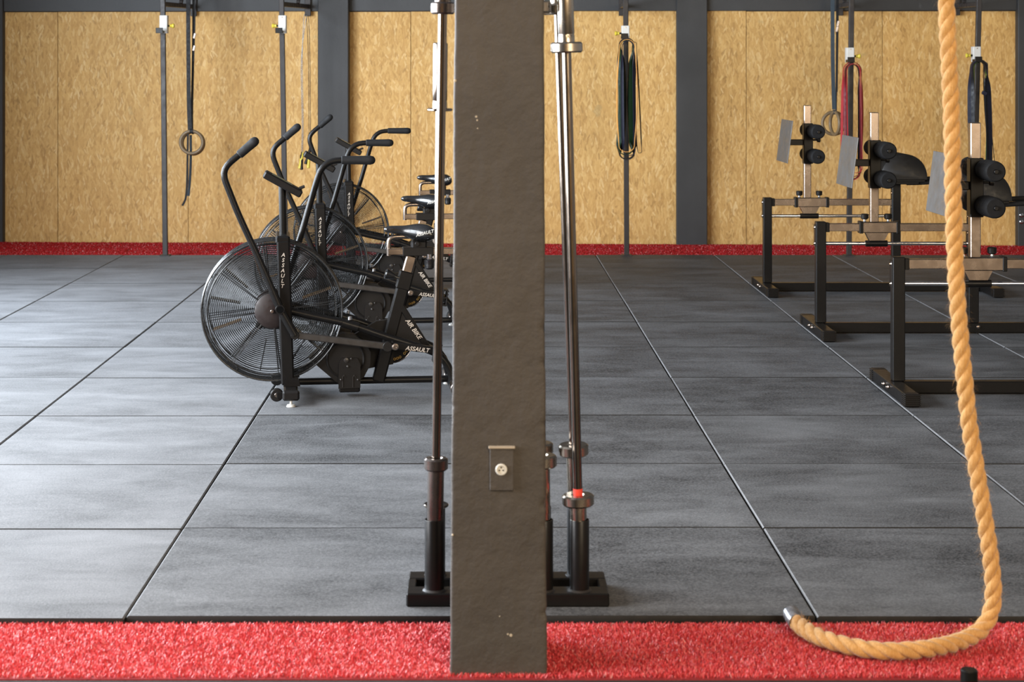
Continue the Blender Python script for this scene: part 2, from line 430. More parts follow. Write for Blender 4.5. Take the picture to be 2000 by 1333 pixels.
# back wall: a line from 16.5 m (frame edge at px 0) to 16.16 m (px 2000)
WA = Vector((-CX*16.5/F_PX, 16.5)); WBp = Vector((1060*16.16/F_PX, 16.16)); WU = (WBp-WA).normalized(); W_ANG = math.atan2(WU.y, WU.x)
def wall_u(px, out=0.0):
    """distance along the wall of the point the photograph shows at column px, on a face standing `out` in front of the wall"""
    n = Vector((WU.y, -WU.x)); A = WA+n*out; r = Vector(((px-CX)/F_PX, 1.0))
    t = (A.x*n.x+A.y*n.y)/(r.x*n.x+r.y*n.y); P = r*t; return (P-WA).dot(WU)
def wall_z(px, py, out=0.0):
    u = wall_u(px, out); P = WA+WU*u+Vector((WU.y, -WU.x))*out; return EYE-(py-CY)*P.y/F_PX
def on_wall(o): o.location = (WA.x, WA.y, 0); o.rotation_euler = (0, 0, W_ANG); return o
wall = MB().box((5.0, .11, 2.2), (13.0, .18, 4.5), ch=.002).build('wall_back', SLATE); tag(on_wall(wall), kind='structure')
PANELS = [(4, 112), (112, 367), (367, 621), (679, 802), (802, 1062), (1062, 1323), (1381, 1458), (1458, 1724), (1724, 1992)]
for a, b in PANELS:
    u0, u1 = wall_u(a, .02), wall_u(b, .02)
    j = random.uniform(-.004, .004)
    MB().box(((u0+u1)/2, .004, 1.04+j), (u1-u0-.004, .018, 2.125), ch=.0015).build('panel', OSB, wall)
u0 = wall_u(-700, 0)
MB().box((u0/2+wall_u(4)/2, .004, 1.04), (wall_u(4)-u0-.3, .018, 2.125), ch=.0015).build('panel', OSB, wall)
# beam above the boards and the piers between them
bm_ = MB().box((5.0, -.01, 2.105+1.15), (12.6, .06, 2.3), ch=.004).build('trim_1', SLATE); tag(on_wall(bm_), kind='structure')
for n, (a, b, p) in enumerate([(-60, 4, .10), (620, 680, .15), (1322, 1382, .11), (1990, 2060, .13)]):
    u0, u1 = wall_u(a, p), wall_u(b, p)
    q = MB().box(((u0+u1)/2, .02-p/2, 2.18), (u1-u0, p, 4.4), ch=.006)
    tag(on_wall(q.build('trim_%d' % (n+2), SLATE)), kind='structure')
hl = MB()
for yy in (421, 434): hl.lathe([(.004, 0), (.018, .002), (.018, .012), (.010, .018)], (wall_u(1996, .13), -.105, wall_z(1996, yy, .13)), (0, -1, 0), 12)
hl.build('bolt', CHROME, bpy.data.objects['trim_5'])

def wall_box(name, c, s, mat): return tag(MB().box(c, s, ch=.002).build(name, mat), kind='structure')
wl = MB(); X = -4.70
WINS = [(2.6, 5.8, .6, 3.6), (6.0, 9.2, .6, 3.6), (9.6, 12.4, .6, 3.6)]
ys = [-3.0]+[v for w_ in WINS for v in w_[:2]]+[17.2]
for y0, y1 in zip(ys[::2], ys[1::2]): wl.box((X-.1, (y0+y1)/2, 2.19), (.2, y1-y0, 4.42), ch=.001)
for y0, y1, z0, z1 in WINS:
    wl.box((X-.1, (y0+y1)/2, (z0-.02)/2), (.2, y1-y0, z0+.02), ch=.001); wl.box((X-.1, (y0+y1)/2, (z1+4.4)/2), (.2, y1-y0, 4.4-z1), ch=.001)
tag(wl.build('wall_left', SIDE), kind='structure')
for n, (y0, y1, z0, z1) in enumerate(WINS):
    w = MB()
    for yy in np.linspace(y0, y1, 4): w.box((X-.1, yy, (z0+z1)/2), (.06, .05, z1-z0))
    for zz in (z0, (z0+z1)/2, z1): w.box((X-.1, (y0+y1)/2, zz), (.06, y1-y0, .05))
    tag(w.build('window_%d' % (n+1), POST), kind='structure')
wall_box('wall_right', (7.2, 7.0, 2.2), (.2, 20.4, 4.5), SIDE)
wall_box('wall_front', (.5, -3.1, 2.2), (13.2, .2, 4.5), OSB)
wall_box('ceiling', (.8, 7.0, 4.48), (13.2, 20.4, .1), CEIL)

# concrete pillar, slightly out of true
def pillar():
    m = MB(); y0, y1 = 4.73, 4.99; r = .007
    def outline(z):
        k = min(z, 2.6)/1.78
        return -.0826+.0122*k, .1733-.0081*k
    NZ = 260; zs = [FLOOR_Z+(1.95-FLOOR_Z)*i/NZ for i in range(NZ+1)]+[2.4, 3.0, 3.7, 4.44]
    rows = []
    for z in zs:
        xl, xr = outline(z); pts = []
        def side(a, b, n):
            for i in range(n): pts.append(Vector(a).lerp(Vector(b), i/n))
        def corner(cx, cy, a0):
            for i in range(4): a = a0+PI/2*i/4; pts.append(Vector((cx+r*math.cos(a), cy+r*math.sin(a))))
        side((xl+r, y0), (xr-r, y0), 28); corner(xr-r, y0+r, -PI/2)
        side((xr, y0+r), (xr, y1-r), 8); corner(xr-r, y1-r, 0)
        side((xr-r, y1), (xl+r, y1), 8); corner(xl+r, y1-r, PI/2)
        side((xl, y1-r), (xl, y0+r), 8); corner(xl+r, y0+r, PI)
        row = []
        cx, cy = (xl+xr)/2, (y0+y1)/2
        for p in pts:
            n3 = noise.noise(Vector((p.x*7, p.y*7, z*5)))*.0022+noise.noise(Vector((p.x*30, p.y*30, z*22)))*.0009
            e = noise.noise(Vector((3.1, p.x*3, z*31)))
            if abs(p.x-cx) > (xr-xl)/2-r*1.05 and e > .42: n3 -= (e-.42)*.012
            d = Vector((p.x-cx, p.y-cy)); d = Vector((math.copysign(1, d.x) if abs(d.x) > (xr-xl)/2-r*1.5 else 0, math.copysign(1, d.y) if abs(d.y) > .13-r*1.5 else 0))
            row.append((p.x+d.x*n3, p.y+d.y*n3, z))
        rows.append(row)
    n = len(rows[0]); m.v = [p for row in rows for p in row]
    for i in range(len(rows)-1):
        for k in range(n):
            l = (k+1) % n; m.f.append((i*n+k, i*n+l, (i+1)*n+l, (i+1)*n+k))
    m.f.append(tuple(range(n))[::-1])
    o = m.build('pillar', PILLAR, angle=60); tag(o, kind='structure')
    c = at(980, 917, 4.727)
    pl = MB().box((c.x, 4.727, c.z), (.064, .010, .113), ch=.003).build('socket_plate', PILLAR, o)
    MB().box((c.x, 4.7245, c.z+.0585), (.070, .015, .006), ch=.002).build('plate_lip', paint('chipped_cream', (.30, .25, .19), .6), pl)
    s = at(979, 918, 4.72)
    k = MB().washer((s.x, 4.721, s.z), (0, 1, 0), .0105, .0155, .006, 24, .002)
    k.cyl((s.x, 4.726, s.z), (s.x, 4.7205, s.z), .0105, 20, .001)
    so = k.build('socket', WHITE, pl)
    h = MB()
    for dx, dz in ((-.005, -.002), (.005, -.002), (0, .0055)): h.cyl((s.x+dx, 4.7215, s.z+dz), (s.x+dx, 4.7195, s.z+dz), .0022, 10, .0004)
    h.build('socket_hole', BLACK, pl)
    for px, py, rr in ((930, 228, .0045), (932, 235, .0035), (933, 251, .0025), (889, 158, .0045), (998, 1242, .006), (992, 1240, .0035), (884, 1046, .003), (976, 1205, .002)):
        q = at(px, py, 4.728); MB().lathe([(rr, 0), (rr*.6, .0018), (0, .002)], (q.x, 4.7305, q.z), (0, -1, 0), 9).build('paint_chip', paint('bare_plaster', (.34, .29, .22), .7), o)
pillar()

# ------------------------------------------------------------------ wall rig: uprights, hooks, bands, rings, ropes
def upright(x_top, x_foot, plate_px, label, cross=None):
    d = 15.12
    p0, p1 = at(x_foot, 499, d), at(x_top, 0, d); p0.z = 0.0
    dirn = (p1-p0)/(p1.z-p0.z)
    root = thing('rig_upright', label, 'rig', (p0.x, d, 0), 0, 'uprights of the wall rig')
    top = dirn*2.85
    MB().bar((0, 0, .004), top, .042, .042, ch=.004).build('post', POST, root)
    MB().box((0, 0, .004), (.085, .10, .008), ch=.002).build('foot_plate', POST, root)
    za = 2.105
    pu = wall_u(plate_px, .05); W = WA+WU*pu; wx = W.x-p0.x; wy = W.y-d
    a0 = dirn*(EYE-(8-CY)*d/F_PX)
    MB().bar(a0+Vector((0, .02, 0)), (wx, wy-.07, a0.z+.02), .040, .040, up=(0, 0, 1), ch=.004).build('arm', POST, root)
    MB().bar(dirn*2.75+Vector((0, .02, 0)), (wx, wy-.07, 2.74), .040, .040, up=(0, 0, 1), ch=.004).build('arm', POST, root)
    MB().bar((wx*.55, wy*.5, a0.z+.03), (wx*.98, wy-.08, 2.72), .03, .03, up=(0, 1, 0), ch=.003).build('brace', POST, root)
    MB().box((wx, wy-.055, 2.46), (.055, .034, .80), ch=.004).build('wall_plate', POST, root)
    if cross:
        MB().tube([Vector((cross[0]-p0.x, wy*.5, 2.72)), Vector((cross[1]-p0.x, wy*.5, 2.72))], .018, 12).build('crossbar', POST, root)
    return root
UX = [(318, 323), (550, 558), (1222, 1224), (1663, 1658), (1912, 1900)]
UPL = [378, 601, 1214, 1640, 1868]
ULAB = ['grey steel rig upright beside the black ring straps with a bare white hook',
        'grey steel rig upright behind the first air bike handles with a bare white hook',
        'grey steel rig upright carrying the dark green and black bands beside the middle pier',
        'grey steel rig upright carrying the red bands behind the middle training bench',
        'grey steel rig upright carrying the navy bands, closest to the climbing rope']
UCROSS = [(-2.75, -1.5), None, None, (2.6, 4.35), None]
for (xt, xf), pl, lb, cr in zip(UX, UPL, ULAB, UCROSS): upright(xt, xf, pl, lb, cr)

def post_x(i, py):
    (xt, xf) = UX[i]; return xt+(xf-xt)*py/499
def j_hook(i, y0, y1, pin_side, label):
    d = 15.07; px = post_x(i, (y0+y1)/2); c = at(px, (y0+y1)/2, d); h = (y1-y0)*d/F_PX
    root = thing('hook', label, 'hook', (c.x, 15.12, c.z-h/2), 0, 'bar hooks on the rig uprights')
    m = MB()
    for sx in (-1, 1): m.box((sx*.0275, 0, h/2), (.010, .075, h), ch=.002)
    m.box((0, -.034, h/2), (.060, .012, h), ch=.002); m.build('sleeve', WHITE, root)
    MB().box((-.016, -.085, .012), (.052, .100, .022), ch=.003).build('hook_arm', BLACK, root)
    MB().box((-.016, -.137, .022), (.060, .012, .046), ch=.003).build('hook_lip', BLACK, root)
    z = h*.42; s = pin_side
    MB().cyl((s*.03, -.01, z), (s*.056, -.01, z), .008, 12).build('pin', BLACK, root)
    MB().lathe([(.010, 0), (.014, .004), (.012, .014), (.019, .024), (.020, .034), (.012, .040)], (s*.050, -.01, z), (s, 0, 0), 16).build('pin_knob', YELLOW, root)
    MB().cyl((0, -.039, h-.015), (0, -.042, h-.015), .005, 10).build('rivet', STEEL, root)
j_hook(0, 30, 65, 1, 'white and black bar hook, bare, yellow knob pointing to the black ring straps')
j_hook(1, 30, 65, -1, 'white and black bar hook, bare, on the upright behind the air bikes')
j_hook(2, 50, 76, -1, 'white bar hook holding up the dark green and black bands')
j_hook(3, 93, 122, 1, 'white bar hook holding up the red bands')
j_hook(4, 91, 121, -1, 'white bar hook holding up the navy bands')

def band(px_l, px_r, y_top, y_bot, d, w, t, phi, mat, label, group, sway=0.0, bulge=0.0, twist=(1, 1), drop=None):
    """a closed loop band hung over a hook: two strands, turned by phi towards the room"""
    A, B = at(px_l, y_top, d), at(px_r, y_top, d); cx = (A.x+B.x)/2; rad = (B.x-A.x)/2; zt = A.z-rad; zb = at(px_l, y_bot, d).z+rad*.8
    pts, wd = [], []
    def add(x, z, y, a, s):
        pts.append(Vector((x, y, z))); wd.append(Vector((math.sin(a)*s, math.cos(a), 0)))
    for k in range(10):
        a = PI-PI*k/9; add(cx+rad*math.cos(a), zt+rad*math.sin(a), d, 0, 1)
    NS = 26
    def strand(s, up):
        for k in range(1, NS):
            u = k/NS; v = 1-u if up else u
            e = math.sin(PI*min(1, max(0, v*1.0)))
            tw = min(1, v/.22, (1-v)/.10); tw = max(0, tw); tw = tw*tw*(3-2*tw)
            x = cx+s*(rad+bulge*e)+sway*v*v
            add(x, zt+(zb-zt)*v, d-.012*e, phi*tw*(twist[0] if s < 0 else twist[1]), s)
    strand(1, False)
    for k in range(10):
        a = -PI*k/9; add(cx+sway+rad*math.cos(a), zb+rad*.8*math.sin(a), d, 0, 1)
    strand(-1, True)
    o = MB().ribbon(pts, wd, w, t).build('resistance_band', mat, angle=50)
    return tag(o, label, 'exercise band', group)
G1, G2, G3 = 'bands on the hook by the middle pier', 'bands on the hook behind the benches', 'bands on the hook by the climbing rope'
band(1210, 1238, 75, 311, 15.010, .070, .011, 1.32, BBLACK, 'wide black loop band, longest of the dark bunch by the middle pier', G1, 0, -.024, (1, 1))
band(1211, 1237, 78, 302, 14.975, .052, .009, 1.27, BREEN, 'wide dark green loop band among the bunch by the middle pier', G1, -.01, -.014, (1, 1))
band(1215, 1238, 80, 304, 14.945, .030, .005, .9, BNAVY, 'narrow navy loop band in front of the dark green band', G1, .01, .0, (1, 1))
band(1210, 1240, 77, 297, 14.925, .014, .004, .5, BORANGE, 'thin orange loop band round the outside of the dark bunch', G1, -.005, .022, (1, 1))
band(1235, 1243, 82, 299, 15.040, .014, .004, .6, BBLACK, 'thin black loop band hanging out beside the dark bunch, curled at its end', G1, .045, .012, (1, 1))
band(1647, 1682, 121, 352, 15.015, .026, .005, .7, BRED, 'bright red loop band, outermost of the red bunch', G2, -.01, .010, (1, 1))
band(1650, 1679, 124, 345, 14.985, .022, .005, .9, BRED2, 'dark red loop band inside the bright red one', G2, .012, .004, (1, 1))
band(1652, 1677, 126, 350, 15.040, .030, .005, 1.0, BBLACK, 'black loop band at the back of the red bunch', G2, .0, .004, (1, 1))
band(1654, 1680, 125, 338, 14.955, .012, .004, .5, BRED, 'thin red loop band at the front of the red bunch', G2, .02, .003, (1, 1))
band(1897, 1927, 117, 352, 15.010, .056, .009, 1.05, BNAVY, 'wide navy loop band hung beside the climbing rope', G3, .02, .012, (.7, 1.2))
band(1900, 1923, 120, 345, 14.975, .030, .005, .9, BBLACK, 'black loop band in front of the wide navy band', G3, .03, .008, (1, 1))
band(1902, 1925, 121, 335, 15.045, .014, .004, .6, BLIME, 'thin lime green loop band showing between the navy bands', G3, .0, .006, (1, 1))
band(1921, 1929, 122, 349, 15.055, .010, .004, .5, BBLACK, 'thin black loop band swinging free beside the wide navy band', G3, .075, .004, (1, 1))
# knot where the navy bands cross
MB().box(at(1923, 182, 14.955), (.045, .03, .035), Euler((0, .5, 0)).to_matrix(), .012).build('knot', BNAVY, bpy.data.objects['resistance_band.009'])

def gym_ring(cpx, cpy, d, axis, strap_px, strap_w, label, group, mat=STRAP, tails=(), buckle=None, thin=None):
    c = at(cpx, cpy, d)
    root = thing('gym_ring', label, 'gym ring', c, 0, group)
    MB().ring((0, 0, 0), axis, .098, .0145, 56, 12).build('ring', WOOD, root)
    def P(px, py, dy=0): return at(px, py, d+dy)-c
    top = [P(*q) for q in strap_px]
    pts = catmull(top, .06); MB().ribbon(pts, [Vector((1, 0, 0))]*len(pts), strap_w, .003, False).build('strap', mat, root)
    loop = [Vector((0, .019*math.cos(a), .098+.019*math.sin(a))) for a in [2*PI*k/16 for k in range(16)]]
    MB().ribbon(loop, [Vector((1, 0, 0))]*16, strap_w*.8, .0025).build('strap_loop', mat, root)
    for tl, w, m in tails:
        pts = catmull([P(*q) for q in tl], .03); MB().ribbon(pts, [Vector((1, .25, 0))]*len(pts), w, .003, False).build('strap_tail', m, root)
    if buckle:
        for b in buckle: MB().box(P(*b), (.020, .022, .050), Euler((0, .25, 0)).to_matrix(), .006).build('buckle', BUCK, root)
GR1, GR2 = 'gym rings by the wall end', 'gym rings behind the benches'
gym_ring(374, 278, 15.74, (0, 1, 0), [(367.5, -105), (367.5, 20), (368, 120), (369, 210), (371, 256)], .036, 'wooden gym ring on a flat black strap, facing the room, front one of its pair', GR1,
         tails=[([(367, 262), (366.5, 300), (365.5, 345), (364.5, 372), (362, 390), (356, 402)], .018, STRAP)])
gym_ring(377, 279.5, 15.80, (.12, 1, 0), [(378, -105), (378, 40), (377, 120), (375, 210), (375, 257)], .022, 'wooden gym ring almost hidden behind the front ring of its pair', GR1,
         tails=[([(380.5, -60, -.02), (380.5, 40, -.02), (379.5, 80, -.02), (378, 120, -.02)], .012, STRAP), ([(372.5, 264), (372.5, 310), (371, 350), (368, 383)], .022, STRAPB)], buckle=[(380, 70, -.03), (379, 94, -.03)])
gym_ring(1628, 241, 15.78, (0, 1, 0), [(1634, -105), (1634.5, 20), (1634, 120), (1633, 216)], .014, 'wooden gym ring facing the room beside the red bands', GR2)
gym_ring(1630.5, 241, 15.70, (.97, .22, 0), [(1625.5, -105), (1626, 20), (1626.5, 120), (1629, 214)], .034, 'wooden gym ring seen nearly edge on beside the red bands', GR2, mat=STRAPB,
         tails=[([(1637, -60), (1637, 30), (1636.5, 70), (1635, 180)], .010, STRAP)], buckle=[(1637, 46, -.03), (1635, 57, -.03)])

def jump_rope(hx, hy, h1, h2, mat, label):
    d = 15.95; m = []
    c = at(hx, hy, d); root = thing('jump_rope', label, 'jump rope', c, 0, 'jump ropes hung by the left pier')
    def P(px, py, dy=0): return at(px, py, d+dy)-c
    (a0, a1), (b0, b1) = h1, h2
    cable = catmull([P(*a0), P(a0[0]+1.2, 240), P(a0[0]-.5, 120), P(hx-3, hy+12), P(hx, hy), P(hx+3, hy+12), P(b0[0]-1.5, 120), P(b0[0]-.6, 240), P(*b0)], .03)
    MB().tube(cable, .0028, 6).build('cable', WIRE, root)
    for p, q in ((a0, a1), (b0, b1)):
        A, B = P(*p), P(*q); L = (B-A).length
        MB().lathe([(.004, -.02), (.006, 0), (.013, .012), (.015, L*.4), (.013, L*.75), (.015, L), (.010, L+.004)], A, B-A, 12).build('handle', mat, root)
jump_rope(596, 28, ((591, 301), (585, 329)), ((604, 305), (602, 328)), YELLOW, 'thin cable jump rope with yellow handles hung on the wall behind the bikes')
jump_rope(600, 30, ((589, 301), (589, 331)), ((607, 288), (597, 320)), BLACK, 'thin cable jump rope with black handles hung on the wall behind the bikes')

# ------------------------------------------------------------------ air bikes
YAW = math.radians(6.5)
BIKE_O = Vector((-.945, 8.63, 0)); E1 = Vector((math.cos(YAW), math.sin(YAW), 0)); E2 = Vector((-math.sin(YAW), math.cos(YAW), 0))
def bl(px, py, dy=0.0):
    """bike-frame point in the plane dy beside the bike's middle (minus = side towards the room's front)"""
    r = Vector(((px-CX)/F_PX, 1, -(py-CY)/F_PX)); eye = Vector((0, 0, EYE))
    t = (BIKE_O-eye).dot(E2)+dy; t /= r.dot(E2); P = eye+r*t-BIKE_O
    return Vector((P.dot(E1), dy, P.z))
def make_bike():
    root = thing('air_bike', 'x', 'exercise bike', BIKE_O, YAW, 'air bikes in a row')
    Yax = Vector((0, 1, 0))
    # fan cage
    rim = bl(531.5, 607, -.075); fx, fz = rim.x, rim.z
    C = lambda y: Vector((fx, y, fz))
    m = MB()
    for y in (-.078, .078):
        m.ring(C(y), Yax, .334, .0048, 72, 8)
        m.ring(C(y*1.02), Yax, .306, .0036, 72, 6)
    for y in (-.058, -.039, -.020, 0, .020, .039, .058): m.ring(C(y), Yax, .3385, .0019, 72, 5)
    m.build('cage_rim', WIRE, root)
    m = MB()
    for y in (-.082, .082):
        for k in range(27): m.ring(C(y+(.010 if k > 24 else 0)*(1 if y < 0 else -1)), Yax, .088+(.326-.088)*k/26, .0015, 60, 4)
        for k in range(8):
            a = 2*PI*k/8+.12
            for da in (-.02, .02):
                u = Vector((math.cos(a+da), 0, math.sin(a+da))); m.tube([C(y*1.03)+u*.08, C(y*1.03)+u*.306], .0022, 5)
    for k in range(12):
        a = 2*PI*k/12; u = Vector((math.cos(a), 0, math.sin(a))); m.tube([C(-.078)+u*.337, C(.078)+u*.337], .003, 5)
    o = m.build('cage_wire', WIRE, root); o['kind'] = 'stuff'
    MB().lathe([(.084, 0), (.084, .006), (.074, .013), (.02, .016)], C(-.080), (0, -1, 0), 36).build('hub_cover', HUBM, root)
    MB().lathe([(.084, 0), (.084, .006), (.074, .013), (.02, .016)], C(.080), (0, 1, 0), 36).build('hub_cover', HUBM, root)
    MB().cyl(C(-.094), C(-.112), .009, 12).build('hub_bolt', STEEL, root)
    fan = MB().cyl(C(-.05), C(.05), .075, 32).build('fan_wheel', PLASTIC, root)
    for k in range(12):
        a = 2*PI*k/12+.33; u = Vector((math.cos(a), 0, math.sin(a)))
        MB().bar(C(0)+u*.155, C(0)+u*.298, .004, .088, up=Yax, ch=.001).build('fan_blade', STEEL if k % 3 == 0 else PLASTIC, fan)
    # fork
    for sy in (-1, 1):
        y = sy*.118
        top, bot = bl(553, 470, -.118), bl(562, 752, -.118); top.y = bot.y = y
        f = MB().bar(bot, top, .034, .062, up=(1, 0, 0), ch=.008).build('fork_arm', BLACK, root)
        if sy < 0:
            ax = (top-bot).normalized(); ang = math.atan2(ax.x, ax.z)
            lt = link('lettering', text_mesh('lettering', 'A\nS\nS\nA\nU\nL\nT', .0252, .0008, LETTER, line=.98, shear=.2), f)
            p = bl(552, 529, -.1365); lt.location = p; lt.rotation_euler = (PI/2, -ang, 0)
    hd = bl(552, 466, 0)
    MB().box((hd.x, 0, hd.z+.004), (.070, .262, .040), ch=.014).build('fork_crown', BLACK, root)
    m0, m1 = bl(553, 462, 0), bl(551, 352, 0); m0.y = m1.y = 0
    mast = MB().tube([m0, m1], .0178, 18).build('mast', BLACK, root)
    # console
    ca, cb_ = bl(516, 339, 0), bl(588.5, 379, 0); ca.y = cb_.y = 0
    dirc = (cb_-ca).normalized(); upc = Vector((-dirc.z, 0, dirc.x)); upc = upc if upc.z > 0 else -upc
    con = MB().bar(ca, cb_, .135, .036, up=upc, ch=.006).build('console', PLASTIC, root)
    md = (ca+cb_)/2-dirc*.012
    MB().bar(md-dirc*.055+upc*.0175, md+dirc*.055+upc*.0175, .10, .004, up=upc, ch=.001).build('screen', LCD, con)
    MB().bar(cb_-dirc*.022+upc*.018, cb_-dirc*.004+upc*.040, .11, .008, up=upc, ch=.002).build('console_lip', PLASTIC, con)
    # levers
    pv = bl(547, 604, -.165); piv = Vector((pv.x, 0, pv.z))
    MB().tube([Vector((pv.x, -.105, pv.z)), Vector((pv.x, -.188, pv.z))], .0225, 24, caps=True).washer((pv.x, -.188, pv.z), Yax, .016, .0225, .004, 24, .001).build('pivot_tube', BLACK, root)
    MB().tube([Vector((pv.x, .105, pv.z)), Vector((pv.x, .188, pv.z))], .0225, 24).build('pivot_tube', BLACK, root)
    MB().cyl((pv.x, -.1905, pv.z), (pv.x, -.1885, pv.z), .0165, 20, .0005).build('pivot_bore', paint('bore_shade', (.002, .002, .002), .9, spec=.05), root)  # flat black disc, paints the shade inside the open tube end
    def lever(pts, dy, grip_pts, low):
        P = [bl(a, b, dy) for a, b in pts]; G = [bl(a, b, dy) for a, b in grip_pts]
        path = [low, Vector((pv.x, dy, pv.z))]+P+G[:1]
        cp = [low]+catmull(path[1:], .02)
        lv = MB().tube(cp+[G[0]+(G[1]-G[0])*.5], .0155, 16).build('hand_lever', BLACK, root)
        d = (G[1]-G[0]).normalized(); L = (G[1]-G[0]).length
        MB().lathe([(.017, -.004), (.0205, 0), (.0212, L*.5), (.0225, L*.85), (.023, L-.01), (.019, L+.006), (.010, L+.014), (0, L+.016)], G[0], d, 20).build('grip', GRIP, lv)
        a = low; b = Vector((pv.x, dy, pv.z)); e = b+(P[0]-b).normalized()*.095
        MB().tube([a, b, e], .0195, 16).build('lever_socket', BLACK, lv)
        return lv
    ln = bl(576, 655, -.165)
    lever([(515, 527), (468, 424), (449, 377), (438.5, 348), (439.5, 331), (448, 319), (457, 311)], -.165, [(468, 302), (499, 275)], ln)
    low_far = Vector((pv.x*2-ln.x-.03, .165, ln.z+.005))
    lever([(583, 475), (606, 397), (619, 353), (626, 334), (636, 322), (650, 315)], .165, [(668, 313), (727, 313)], low_far)
    # connecting rods to the cranks
    axn = bl(772, 678, -.16)
    for sy, a, b in ((-1, ln, bl(757, 677, -.165)), (1, low_far, Vector((bl(757, 677, -.165).x, .165, axn.z+.02)))):
        rd = MB().bar(a+(b-a)*.03, b, .020, .032, up=(0, 0, 1), ch=.004).build('connecting_rod', DUSTY, root)
        MB().cyl(Vector((a.x, a.y-.014, a.z)), Vector((a.x, a.y+.014, a.z)), .020, 18).build('rod_end', PLASTIC, rd)
        MB().cyl(Vector((b.x, b.y-.018, b.z)), Vector((b.x, b.y+.018, b.z)), .024, 18).build('rod_end', PLASTIC, rd)
    # side frame tubes from fork to rear foot
    for sy in (-1, 1):
        pts = [bl(567, 608, -.112), bl(620, 620, -.112), bl(680, 633, -.112), bl(745, 655, -.112), bl(812, 676, -.112), bl(850, 690, -.112), bl(868, 705, -.112), bl(879, 724, -.112), bl(886, 752, -.112)]
        for p in pts: p.y = sy*.112
        st = MB().tube(catmull(pts, .03), .0175, 16).build('side_tube', BLACK, root)
        j = pts[2]; q = MB().tube([pts[2]-(pts[2]-pts[1]).normalized()*.03, pts[2]+(pts[3]-pts[2]).normalized()*.05], .0225, 16)
        q.build('tube_joint', BLACK, st)
        MB().cyl(j+Vector((.008, 0, .018)), j+Vector((.008, 0, .036)), .011, 12).build('joint_bolt', CHROME, st)
    # seat tube, post, carriage, saddle
    s0, s1 = bl(738, 746, 0), bl(794.5, 531, 0)
    seat_tube = MB().bar(s0, s1, .045, .062, up=(1, 0, 0), ch=.008).build('seat_tube', BLACK, root)
    MB().bar(s0+(s1-s0)*.84, s0+(s1-s0)*1.005, .052, .070, up=(1, 0, 0), ch=.006).build('seat_tube_collar', BLACK, seat_tube)
    s2 = bl(804, 499, 0)
    MB().bar(s1-(s1-s0)*.1, s2, .036, .050, up=(1, 0, 0), ch=.006).build('seat_post', STEEL, root)
    ra, rb = bl(757, 494.5, 0), bl(905, 487, 0)
    zr = (ra.z+rb.z)/2; ra.z = rb.z = zr; ra.y = rb.y = 0
    rail = MB().bar(ra, rb, .045, .032, up=(0, 0, 1), ch=.003).build('seat_rail', STEEL, root)
    k0, k1 = bl(786, 493, 0), bl(846, 491, 0); k0.z = k1.z = zr; k0.y = k1.y = 0
    MB().bar(k0, k1, .056, .042, up=(0, 0, 1), ch=.003).build('rail_sleeve', PLASTIC, rail)
    hp = [Vector((ra.x+.006, 0, zr-.02)), Vector((ra.x+.006, 0, zr+.035)), Vector((ra.x+.010, 0, zr+.058)), Vector((ra.x+.030, 0, zr+.070)), Vector((ra.x+.07, 0, zr+.072)), Vector((ra.x+.13, 0, zr+.072))]
    MB().tube([p for p in catmull(hp, .01)], .0115, 12, ref=(0, 1, 0), flat=1.0).build('rail_handle', STEEL, rail)
    # saddle
    secs = [(749.5, 447, 450, .006), (752, 443.5, 453, .016), (758, 441.2, 455.5, .021), (772, 441, 457.5, .024), (786, 441, 461, .031), (797, 440, 466, .046), (808, 437.8, 470.5, .068), (820, 436.4, 473.5, .088), (832, 437, 473.5, .100), (841, 440, 471, .102), (847, 445, 467, .092), (849.5, 451, 461, .06)]
    m = MB(); n = 20
    for px, t, b, hw in secs:
        T = bl(px, t, 0); B = bl(px, b, 0); zc = (T.z*.45+B.z*.55); 
        for k in range(n):
            a = 2*PI*k/n; ca_, sa = math.cos(a), math.sin(a)
            y = hw*math.copysign(abs(ca_)**.7, ca_); z = zc+(T.z-zc)*max(sa, 0)**.75 if sa >= 0 else zc-(zc-B.z)*(-sa)**.8*(1 if hw < .03 else .55+.45*(1-abs(ca_)))
            m.v.append((T.x, y, z))
    for i in range(len(secs)-1):
        for k in range(n):
            l = (k+1) % n; m.f.append((i*n+k, i*n+l, (i+1)*n+l, (i+1)*n+k))
    m.f.append(tuple(range(n))[::-1]); m.f.append(tuple((len(secs)-1)*n+k for k in range(n)))
    sad = m.build('saddle', VINYL, root, angle=70); fix_normals(sad.data)
    sm = sad.modifiers.new('sub', 'SUBSURF'); sm.levels = 1; sm.render_levels = 1
    lt = link('lettering', text_mesh('lettering', 'ASSAULT', .0215, .0012, WHITE, shear=.35), sad)
    p = bl(829.5, 456, -.104); lt.location = (p.x, -.1035, p.z); lt.rotation_euler = (PI/2+.18, -.24, 0)
    c0 = bl(818, 478, 0)
    q = MB(); q.box((c0.x, 0, c0.z), (.075, .05, .042), ch=.008); q.cyl((c0.x-.01, -.035, c0.z+.006), (c0.x-.01, .035, c0.z+.006), .012, 12); q.build('saddle_clamp', PLASTIC, root)
    # adjusting knobs
    ka, kb = bl(781, 544, -.02), bl(752, 534, -.02)
    dd = (kb-ka); L = dd.length
    MB().lathe([(.006, 0), (.006, L*.35), (.013, L*.36), (.024, L*.78), (.026, L*.92), (.020, L)], ka, dd, 20).build('adjusting_knob', VINYL, root)
    ka, kb = bl(838.5, 497, -.03), bl(838.5, 526, -.03); L = (kb-ka).length
    kn = MB().lathe([(.014, L*.30), (.024, L*.38), (.023, L*.9), (.016, L)], ka, kb-ka, 20).build('adjusting_knob', VINYL, root)
